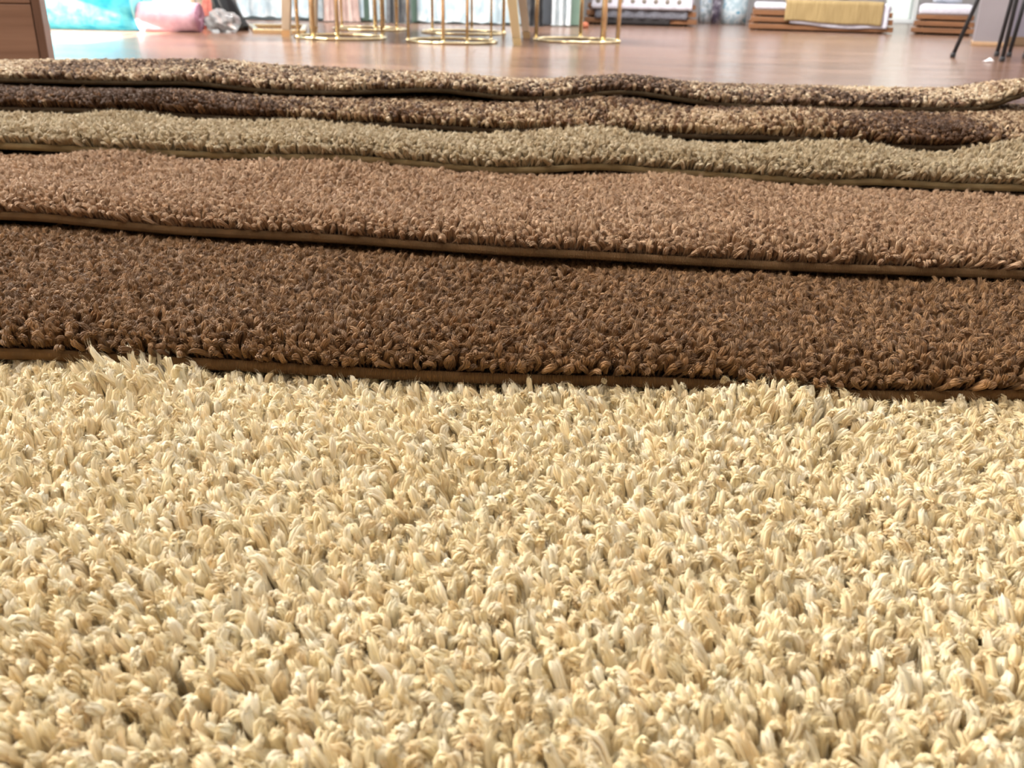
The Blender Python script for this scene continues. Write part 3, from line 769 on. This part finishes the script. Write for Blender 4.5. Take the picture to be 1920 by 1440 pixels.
# ------------------------------------------------------------------ gold furniture
M_GOLD = mat('polished_gold', (1.0, 0.86, 0.55, 1), 0.17, 1.0)
M_GOLD2 = mat('brushed_gold', (0.90, 0.76, 0.50, 1), 0.3, 1.0)
M_MARBLE = noise_mat('white_marble', lin(228, 226, 222), lin(196, 194, 192), (6, 6, 6), 0.2, 8)
def ring_table(label, pxl, pxr, py_mid, posts, H=0.55, rr=0.007):
    pxc = (pxl+pxr)/2
    p = at_z(pxc, py_mid); k = (p-CAM_P).length/F_PX
    R = 0.5*(pxr-pxl)*k
    root = tag(empty('gold_side_table', (p.x, p.y, 0)), label, 'side table', 'round gold wire side tables')
    bm = bmesh.new(); pts = [(R*math.cos(a), R*math.sin(a), rr) for a in np.linspace(0, 2*math.pi, 64, endpoint=False)]
    tube(bm, pts, rr, 10, closed=True); obj('base_ring', bm, M_GOLD, root, True)
    bm = bmesh.new(); pts = [(q[0], q[1], H) for q in pts]; tube(bm, pts, rr, 10, closed=True); obj('top_ring', bm, M_GOLD, root, True)
    bm = bmesh.new(); lathe(bm, [(0.0005, H+0.006), (R*0.98, H+0.006), (R*0.99, H+0.012), (R*0.98, H+0.022), (0.0005, H+0.022)], 48); obj('tabletop', bm, M_MARBLE, root, True)
    for px, side, wpx in posts:
        s = max(-1, min(1, (px-pxc)*k/R)); a = math.acos(s)*(1 if side > 0 else -1)
        x, y_ = R*math.cos(a), R*math.sin(a)
        bm = bmesh.new(); rad = max(0.0035, wpx*k/2)
        tube(bm, [(x, y_, 0.004), (x, y_, H)], rad, 12); obj('post', bm, M_GOLD, root, True)
        bm = bmesh.new(); lathe(bm, [(rad*1.5, 0.0), (rad*1.7, rr*1.3), (rad*1.15, rr*2.6)], 14, x, y_); obj('post_foot', bm, M_GOLD, root, True)
    return root
ring_table('gold ring based table with two thick bright posts, left of all rings', 562, 716, 71.5, [(575, -1, 6), (606, -1, 9), (620, 1, 8), (648, -1, 6), (705, 1, 5)])
ring_table('gold ring based table standing behind, between grey drape and blush drape', 632, 757, 55.5, [(693, 1, 5), (713, -1, 5), (725, -1, 5), (745, -1, 6), (640, 1, 5)])
ring_table('gold ring based table nearest the rugs, in front of the lace curtain', 771, 926, 79, [(773, -1, 5), (838, -1, 6), (878, -1, 5), (915, 1, 4)])
ring_table('gold ring based table right behind another, before the lace curtain', 797, 940, 62.5, [(811, 1, 5), (880, 1, 4), (939, -1, 6)])
ring_table('gold ring based table farthest right, beside the buttoned mattress', 1010, 1156, 77.5, [(1010, 1, 7), (1092, 1, 7), (1122, -1, 10), (1150, -1, 7)])
# bigger table on tapered taupe legs with gold caps
M_TAUPE = noise_mat('taupe_lacquer', lin(176, 156, 134), lin(190, 170, 148), (10, 10, 4), 0.35)
tl = [at_z(537, 68.5), at_z(588, 60), at_z(970, 84)]
tl.append(tl[2] + (tl[1]-tl[0]) + Vector((0.02, 0.18, 0)))
cx = sum(p_.x for p_ in tl)/4; cyy = sum(p_.y for p_ in tl)/4
tb = tag(empty('dining_table', (cx, cyy, 0)), 'table on tapered taupe legs with gold caps around the gold rings', 'table')
for i, p_ in enumerate(tl):
    bm = bmesh.new(); lx, ly = p_.x-cx, p_.y-cyy
    sxn = -0.11 if lx > 0 else 0.05
    syn = 0.05*(-1 if ly > 0 else 1)
    def sec(t, s):
        return [(lx+sxn*t+a*s, ly+syn*t+b*s*0.8, 0.72*t) for a, b in ((-1, -1), (1, -1), (1, 1), (-1, 1))]
    t0 = 0.045
    A, B = sec(t0, 0.0215), sec(1.0, 0.038)
    va = [bm.verts.new(q) for q in A]; vb = [bm.verts.new(q) for q in B]
    for k_ in range(4): bm.faces.new((va[k_], va[(k_+1) % 4], vb[(k_+1) % 4], vb[k_]))
    bm.faces.new(va[::-1]); bm.faces.new(vb)
    bmesh.ops.bevel(bm, geom=bm.edges[:], offset=0.003, segments=1, affect='EDGES')
    lg = obj('leg', bm, M_TAUPE if i != 2 else M_GOLD2, tb)
    bm = bmesh.new(); A, B = sec(0.0, 0.0215), sec(t0, 0.0225)
    va = [bm.verts.new(q) for q in A]; vb = [bm.verts.new(q) for q in B]
    for k_ in range(4): bm.faces.new((va[k_], va[(k_+1) % 4], vb[(k_+1) % 4], vb[k_]))
    bm.faces.new(va[::-1]); bm.faces.new(vb); obj('leg_cap', bm, M_GOLD, lg)
bm = bmesh.new(); xs = [p_.x-cx for p_ in tl]; ys = [p_.y-cyy for p_ in tl]
box(bm, (min(xs)+max(xs))/2, (min(ys)+max(ys))/2, 0.735, max(xs)-min(xs)+0.12, max(ys)-min(ys)+0.2, 0.03, 0.005); obj('tabletop', bm, M_MARBLE, tb)
# rectangular gold console base on the floor
a, b, c_, d_ = at_z(455, 66), at_z(572, 70), at_z(575, 53), at_z(448, 52)
mid = (a+b+c_+d_)/4
cons = tag(empty('gold_console', (mid.x, mid.y, 0)), 'low gold console frame on the floor beside the black sack', 'console table')
cor_ = [v_-mid for v_ in (at_z(480, 62), at_z(568, 64), at_z(572, 53), at_z(471, 52))]
for i in range(4):
    p0, p1 = cor_[i], cor_[(i+1) % 4]; dd = p1-p0
    bm = bmesh.new(); box(bm, 0, 0, 0, dd.length+0.02, 0.03, 0.022, 0.003)
    o = obj('base_bar', bm, M_GOLD, cons, False, ((p0.x+p1.x)/2, (p0.y+p1.y)/2, 0.0115)); o.rotation_euler = (0, 0, math.atan2(dd.y, dd.x))

# ------------------------------------------------------------------ slatted beds at the right
M_SLAT = noise_mat('honey_wood', lin(108, 72, 44), lin(136, 92, 58), (3, 40, 40), 0.5, 6, 0.05)
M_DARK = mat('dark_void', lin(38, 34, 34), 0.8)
M_MATT = noise_mat('mattress_ticking', lin(198, 196, 208), lin(212, 210, 220), (60, 60, 60), 0.85)
M_GREYC = noise_mat('grey_upholstery', lin(96, 96, 104), lin(112, 112, 120), (80, 80, 80), 0.9)
M_BTN = mat('button_felt', lin(128, 120, 112), 0.8)
def bed(label, pxl, pxr, pyb, depth, rows, legs, mattress, yaw):
    """rows: (bottom, top) photo rows of the slats at the front, legs and mattress likewise"""
    pxc = (pxl+pxr)/2
    c0 = at_z(pxc, pyb); yf = c0.y; ux, uy = math.cos(yaw), math.sin(yaw)
    def along(px):                           # place along the front where the ray of that column meets it
        d = ray(px, pyb); return (c0.y*d.x - c0.x*d.y)/(ux*d.y - uy*d.x)
    sl, sr = along(pxl), along(pxr); mid_ = (sl+sr)/2
    xl, xr_ = sl, sr
    k_ = yf/F_PX*1.09
    W = sr-sl; zz = lambda d: d*k_
    root = tag(empty('slatted_bed', (c0.x+mid_*ux, c0.y+mid_*uy, 0), yaw), label, 'bed', 'low slatted beds along the back')
    root.matrix_world = Matrix.Translation(root.location) @ Matrix.Rotation(yaw, 4, 'Z')
    for i, (zb, zt) in enumerate(rows):
        zb, zt = zz(zb), zz(zt)
        for yy in (0.012, depth-0.012):
            bm = bmesh.new(); box(bm, 0, yy, (zb+zt)/2, W-0.02*i, 0.024, zt-zb, 0.004); obj('slat', bm, M_SLAT, root)
        for sx in (-1, 1):
            bm = bmesh.new(); box(bm, sx*(W/2-0.03-0.01*i), depth/2, (zb+zt)/2, 0.024, depth-0.05, zt-zb, 0.004); obj('slat', bm, M_SLAT, root)
    lg, top = zz(legs), zz(rows[-1][1])
    bm = bmesh.new(); box(bm, 0, depth/2, (lg+top)/2+0.004, W-0.16, depth-0.09, top-lg-0.01); obj('core', bm, M_DARK, root)  # dark filler box, the shade between the slats put into its colour
    for sx in (-1, 1):
        for yy in (0.05, depth-0.05):
            bm = bmesh.new(); lathe(bm, [(0.016, 0.0), (0.02, lg+0.004)], 12, sx*(W/2-0.09), yy); obj('leg', bm, M_DARK, root)
    mh = zz(mattress)
    bm = bmesh.new(); box(bm, 0, depth/2, top+mh/2, W-0.06, depth-0.02, mh, 0.02); mt = obj('mattress', bm, M_MATT, root, True)
    return root, W, yf, top, lambda px: along(px)-mid_, mt, mh, zz
b1, W1, y1, t1, x1, m1, mh1, z1_ = bed('slatted bed with a white buttoned mattress cover and grey skirt', 1096, 1306, 48, 1.3, ((3, 11), (14, 22), (25, 32)), 3, 30, math.radians(-5))
bm = bmesh.new(); P = []
for i in range(61):
    u = i/60; xx = (u-0.5)*(W1-0.10)
    P.append([Vector((xx, -0.030-0.004*math.sin(u*50), z_)) for z_ in np.linspace(z1_(24), t1+mh1-0.01, 8)] + [Vector((xx, y_, t1+mh1+0.006)) for y_ in (-0.015, 0.1, 0.6, 1.2)])
grid_mesh(bm, P)
qc = obj('buttoned_cover', bm, M_MATT, b1, True); solidify(qc, 0.012)
for j in range(2):
    for i in range(8):
        bm = bmesh.new(); bmesh.ops.create_uvsphere(bm, u_segments=12, v_segments=8, radius=0.020)
        bmesh.ops.scale(bm, vec=(1, 0.4, 1), verts=bm.verts[:])
        obj('button', bm, M_BTN, qc, True, (-W1/2+0.10+(W1-0.2)*(i+0.5*j)/7.6, -0.037, z1_(36+21*j)))
bm = bmesh.new(); P = []
for i in range(41):
    u = i/40; xx = (u-0.5)*(W1-0.16)
    P.append([Vector((xx, -0.014-0.006*math.sin(u*40), z_)) for z_ in np.linspace(z1_(10), z1_(30), 6)])
grid_mesh(bm, P)
o = obj('skirt', bm, M_GREYC, b1, True); solidify(o, 0.004)
bm = bmesh.new(); P = []
for i in range(31):
    xx = -0.34*W1 + 0.6*W1*i/30
    P.append([Vector((xx, -0.010-0.003*math.sin(i*1.3), z_)) for z_ in np.linspace(0.006, z1_(11), 4)])
grid_mesh(bm, P)
o = obj('shade_sheet', bm, M_DARK, b1, True); solidify(o, 0.004)  # black sheet painted as the shade under the bed front
b2, W2, y2, t2, x2, m2, mh2, z2_ = bed('widest slatted bed, with a mustard blanket over its front', 1402, 1674, 60, 1.2, ((2, 10), (12.5, 20.5), (23, 31)), 3, 10, math.radians(-13))
b3, W3, y3, t3, x3, m3, mh3, z3_ = bed('slatted bed nearest the grey pillar, with a bare white mattress', 1706, 1826, 66, 1.2, ((3, 10.5), (13, 20.5), (23, 30)), 3, 15, math.radians(-23))
def drape(name, label, x0, x1, bed_, ztop, zb0, zb1, depth, m, off, cat, wave=0.006, sag=0.0):
    yf = 0.0
    bm = bmesh.new(); P = []; nu = 50
    for i in range(nu+1):
        u = i/nu; x = x0 + (x1-x0)*u; zb = zb0 + (zb1-zb0)*u - sag*math.sin(math.pi*u) + 0.004*math.sin(9*u)
        row_ = []
        for t in np.linspace(0, 1, 12):
            row_.append(Vector((x, yf-off-wave*(1-t)*math.sin(u*19+1.0), zb+(ztop+off-0.02-zb)*t)))
        for a in np.linspace(0.3, math.pi/2, 4):
            row_.append(Vector((x, yf-off+0.02*(1-math.cos(a)), ztop+off-0.02+0.02*math.sin(a))))
        for t in np.linspace(0.1, 1, 8):
            row_.append(Vector((x, yf-off+0.02+depth*t, ztop+off)))
        P.append(row_)
    grid_mesh(bm, P)
    o = obj(name, bm, m, None, True, bed_.location.copy()); solidify(o, 0.006)
    o.rotation_euler = bed_.rotation_euler
    return tag(o, label, cat)
M_MUST = noise_mat('mustard_weave', lin(146, 124, 82), lin(166, 143, 100), (120, 8, 8), 0.9, 4, 0.2)
M_WHITEC = noise_mat('white_bedspread', lin(200, 198, 210), lin(214, 212, 222), (30, 30, 30), 0.85)
mt2 = t2+mh2
xa, xb = x2(1478), x2(1661)
drape('white_bedspread', 'white bedspread showing below and beside the mustard blanket', xa, xb, b2, mt2, z2_(12), z2_(7), 1.1, M_WHITEC, 0.008, 'bedspread', 0.004, 0.012)
xa, xb = x2(1467), x2(1649)
drape('mustard_blanket', 'mustard woven blanket folded over the widest slatted bed', xa, xb, b2, mt2, z2_(16), z2_(11), 1.0, M_MUST, 0.022, 'blanket')
# cushions standing on the beds
M_CUSH = [noise_mat('cushion_grey', lin(92, 96, 104), lin(120, 124, 132), (20, 20, 20), 0.9), noise_mat('cushion_pale', lin(176, 184, 192), lin(206, 212, 218), (20, 20, 20), 0.9), noise_mat('cushion_black', lin(46, 46, 50), lin(74, 74, 78), (20, 20, 20), 0.9)]
def cushion(label, cx, cy_, z, w_, h_, m, group='cushions on the slatted beds'):
    bm = bmesh.new(); n = 16
    for sgn in (-1, 1):
        V = [[None]*(n+1) for _ in range(n+1)]
        for i in range(n+1):
            for j in range(n+1):
                a, b = 2*i/n-1, 2*j/n-1
                pin = 1-0.10*(a*a*b*b); t = (max(0, (1-a**4)*(1-b**4)))**0.5
                V[i][j] = bm.verts.new((a*w_/2*pin, sgn*0.055*t, h_/2+b*h_/2*pin))
        for i in range(n):
            for j in range(n): bm.faces.new((V[i][j], V[i+1][j], V[i+1][j+1], V[i][j+1]))
    bmesh.ops.remove_doubles(bm, verts=bm.verts[:], dist=1e-5); bmesh.ops.recalc_face_normals(bm, faces=bm.faces[:])
    rt = tag(empty('cushion', (cx, cy_, z)), label, 'cushion', group)
    cv = obj('cover', bm, m, rt, True); cv.rotation_euler = (math.radians(-14), 0, 0)
    bm = bmesh.new(); q = [(-1, 0), (1, 0), (1, 1), (-1, 1)]
    tube(bm, [(a*w_/2*0.9, 0, h_*(0.05+0.9*b)) for a, b in q], 0.004, 6, closed=True)
    pp = obj('piping', bm, m, rt, True); pp.rotation_euler = (math.radians(-14), 0, 0)
for i, (px, mi, lb) in enumerate(((1440, 1, 'pale grey cushion at the left end of the blanketed bed'), (1492, 0, 'grey cushion behind the left end of the mustard blanket'), (1545, 1, 'pale cushion standing behind the middle of the mustard blanket'), (1598, 2, 'black cushion behind the right end of the mustard blanket'))):
    q_ = b2.matrix_world @ Vector((x2(px)*0.92, 0.95, 0)); cushion(lb, q_.x, q_.y, mt2+0.03, 0.17, 0.28, M_CUSH[mi])
q_ = b3.matrix_world @ Vector((0, 0.85, 0)); cushion('pale cushion standing on the bed nearest the grey pillar', q_.x, q_.y, t3+mh3+0.003, 0.26, 0.26, M_CUSH[1])
# upright rolls of printed cloth between the beds
def print_mat(name, a, b, c3, s):
    m = noise_mat(name, a, b, (s, s, s), 0.4, 5, 0.0, 0.42, 0.56)
    nt = m.node_tree; cr = [n for n in nt.nodes if n.type == 'VALTORGB'][0]
    e = cr.color_ramp.elements.new(0.64); e.color = c3
    return m
def cloth_roll(label, px, py, wpx, m, H=0.9):
    p_ = at_z(px, py); k_ = (p_-CAM_P).length/F_PX; R = wpx*k_/2
    rt = tag(empty('fabric_roll', (p_.x, p_.y+R, 0)), label, 'fabric roll', 'upright rolls of printed cloth')
    bm = bmesh.new(); pts = []
    n = 36*4; P = []
    for i in range(n+1):
        t = 2*math.pi*i/36; rr = R*(0.35+0.65*i/n)
        P.append([Vector((rr*math.cos(t), rr*math.sin(t), z_)) for z_ in np.linspace(0.002, H, 8)])
    grid_mesh(bm, P); o = obj('rolled_cloth', bm, m, rt, True); solidify(o, 0.003)
    bm = bmesh.new(); lathe(bm, [(R*0.25, 0.0), (R*0.28, 0.01), (R*0.28, H+0.04), (R*0.22, H+0.05)], 18); obj('tube', bm, M_TRIM, rt, True)
cloth_roll('upright fabric roll printed grey and white, next to the buttoned mattress', 1322, 43, 22, print_mat('grey_print', lin(140, 152, 160), lin(212, 218, 222), lin(160, 184, 204), 18))
cloth_roll('upright fabric roll printed dark plum and white, middle of the three', 1342, 45, 16, print_mat('plum_print', lin(70, 62, 78), lin(130, 124, 136), lin(190, 190, 196), 20))
cloth_roll('upright fabric roll printed with pale blue flowers, beside the widest bed', 1379, 46, 44, print_mat('blue_print', lin(170, 192, 202), lin(222, 230, 234), lin(110, 166, 192), 16))
# small terracotta cushion-like scrap by the first bed
M_TERRA = noise_mat('terracotta_cloth', lin(150, 84, 58), lin(172, 100, 72), (30, 30, 30), 0.8)
c = fx(1098, 53); blob('terracotta_cloth', 'small terracotta cloth lump on the floor left of the buttoned mattress', 'cloth', c[0], c[1]+0.03, 0.024, 0.03, 0.022, M_TERRA, 9, 0.3, 3)

# ------------------------------------------------------------------ stools with black legs
M_BLK = mat('black_metal', lin(52, 54, 58), 0.4, 0.3)
M_SEAT = mat('dark_seat', lin(48, 48, 52), 0.5)
def stool(label, feet, tops, H):
    c0 = sum((Vector((f[0], f[1], 0)) for f in feet), Vector())/len(feet)
    rt = tag(empty('bar_stool', c0), label, 'stool', 'black legged stools')
    T = []
    for f, t in zip(feet, tops):
        a = Vector((f[0], f[1], 0))-c0; b = Vector((t[0], t[1], H))-c0; T.append(b)
        bm = bmesh.new(); tube(bm, [a+Vector((0, 0, 0.012)), b], 0.0095, 12); lg = obj('leg', bm, M_BLK, rt, True)
        bm = bmesh.new(); lathe(bm, [(0.010, 0.0), (0.0125, 0.003), (0.0125, 0.018), (0.0105, 0.022)], 12, a.x, a.y); obj('rubber_foot', bm, M_SEAT, lg, True)
    m_ = sum(T, Vector())/len(T); R = max((t-m_).length for t in T)+0.015
    bm = bmesh.new(); lathe(bm, [(R*0.9, H-0.004), (R, H+0.01), (R, H+0.04), (R*0.9, H+0.055), (0.001, H+0.06)], 36, m_.x, m_.y); obj('seat', bm, M_SEAT, rt, True)
    h = 0.32; bm = bmesh.new(); pts = []
    for f, t in zip(feet, tops):
        a = Vector((f[0], f[1], 0))-c0; b = Vector((t[0], t[1], H))-c0; pts.append(a+(b-a)*(h/H))
    tube(bm, pts, 0.006, 8, closed=True); obj('foot_rail', bm, M_BLK, rt, True)
def leg_line(px0, py0, px1, H):           # foot on the floor and its top, leaning sideways as seen
    a = at_z(px0, py0); b = at_y(px1, 0, a.y); d = (b-a)/b.z
    t = a + d*H
    return (a.x, a.y), (t.x, t.y)
f1, t1_ = leg_line(1786, 108, 1834, 0.62)
f2, t2_ = leg_line(1878, 116, 1906, 0.62)
f3, t3_ = leg_line(1868, 106, 1897, 0.62)
f4 = (f1[0]+0.03, f1[1]+0.32); t4_ = (f4[0]+0.09, f4[1]-0.05)
f4 = (f3[0]-0.02, f3[1]+0.24); t4_ = (t3_[0]-0.02, t3_[1]+0.1)
stool('black legged stool whose splayed leg crosses the grey pillar', [f1, f2, f3], [t1_, t2_, t3_], 0.62)
f1, t1_ = leg_line(1891, 107, 1922, 0.45)
f2, t2_ = leg_line(1921, 109, 1950, 0.45)
f3 = (f1[0]+0.2, f1[1]+0.2); t3_ = (t1_[0]+0.12, t1_[1]+0.14)
stool('black legged stool at the right photo edge', [f1, f2, f3], [t1_, t2_, t3_], 0.45)
# scrap of paper
M_PAPER = mat('white_paper', lin(238, 238, 240), 0.8)
c = at_z(1852, 117); bm = bmesh.new(); P = []
for i in range(7):
    P.append([Vector(((i/6-0.5)*0.036, (j/6-0.5)*0.03, 0.004+0.016*abs(math.sin(1.3*i+0.9*j))*math.exp(-((i-4)**2+(j-3)**2)/8))) for j in range(7)])
grid_mesh(bm, P); o = obj('paper_scrap', bm, M_PAPER, None, False, (c.x, c.y, 0)); solidify(o, 0.0012)
tag(o, 'small crumpled scrap of white paper on the floor by the stools', 'paper')
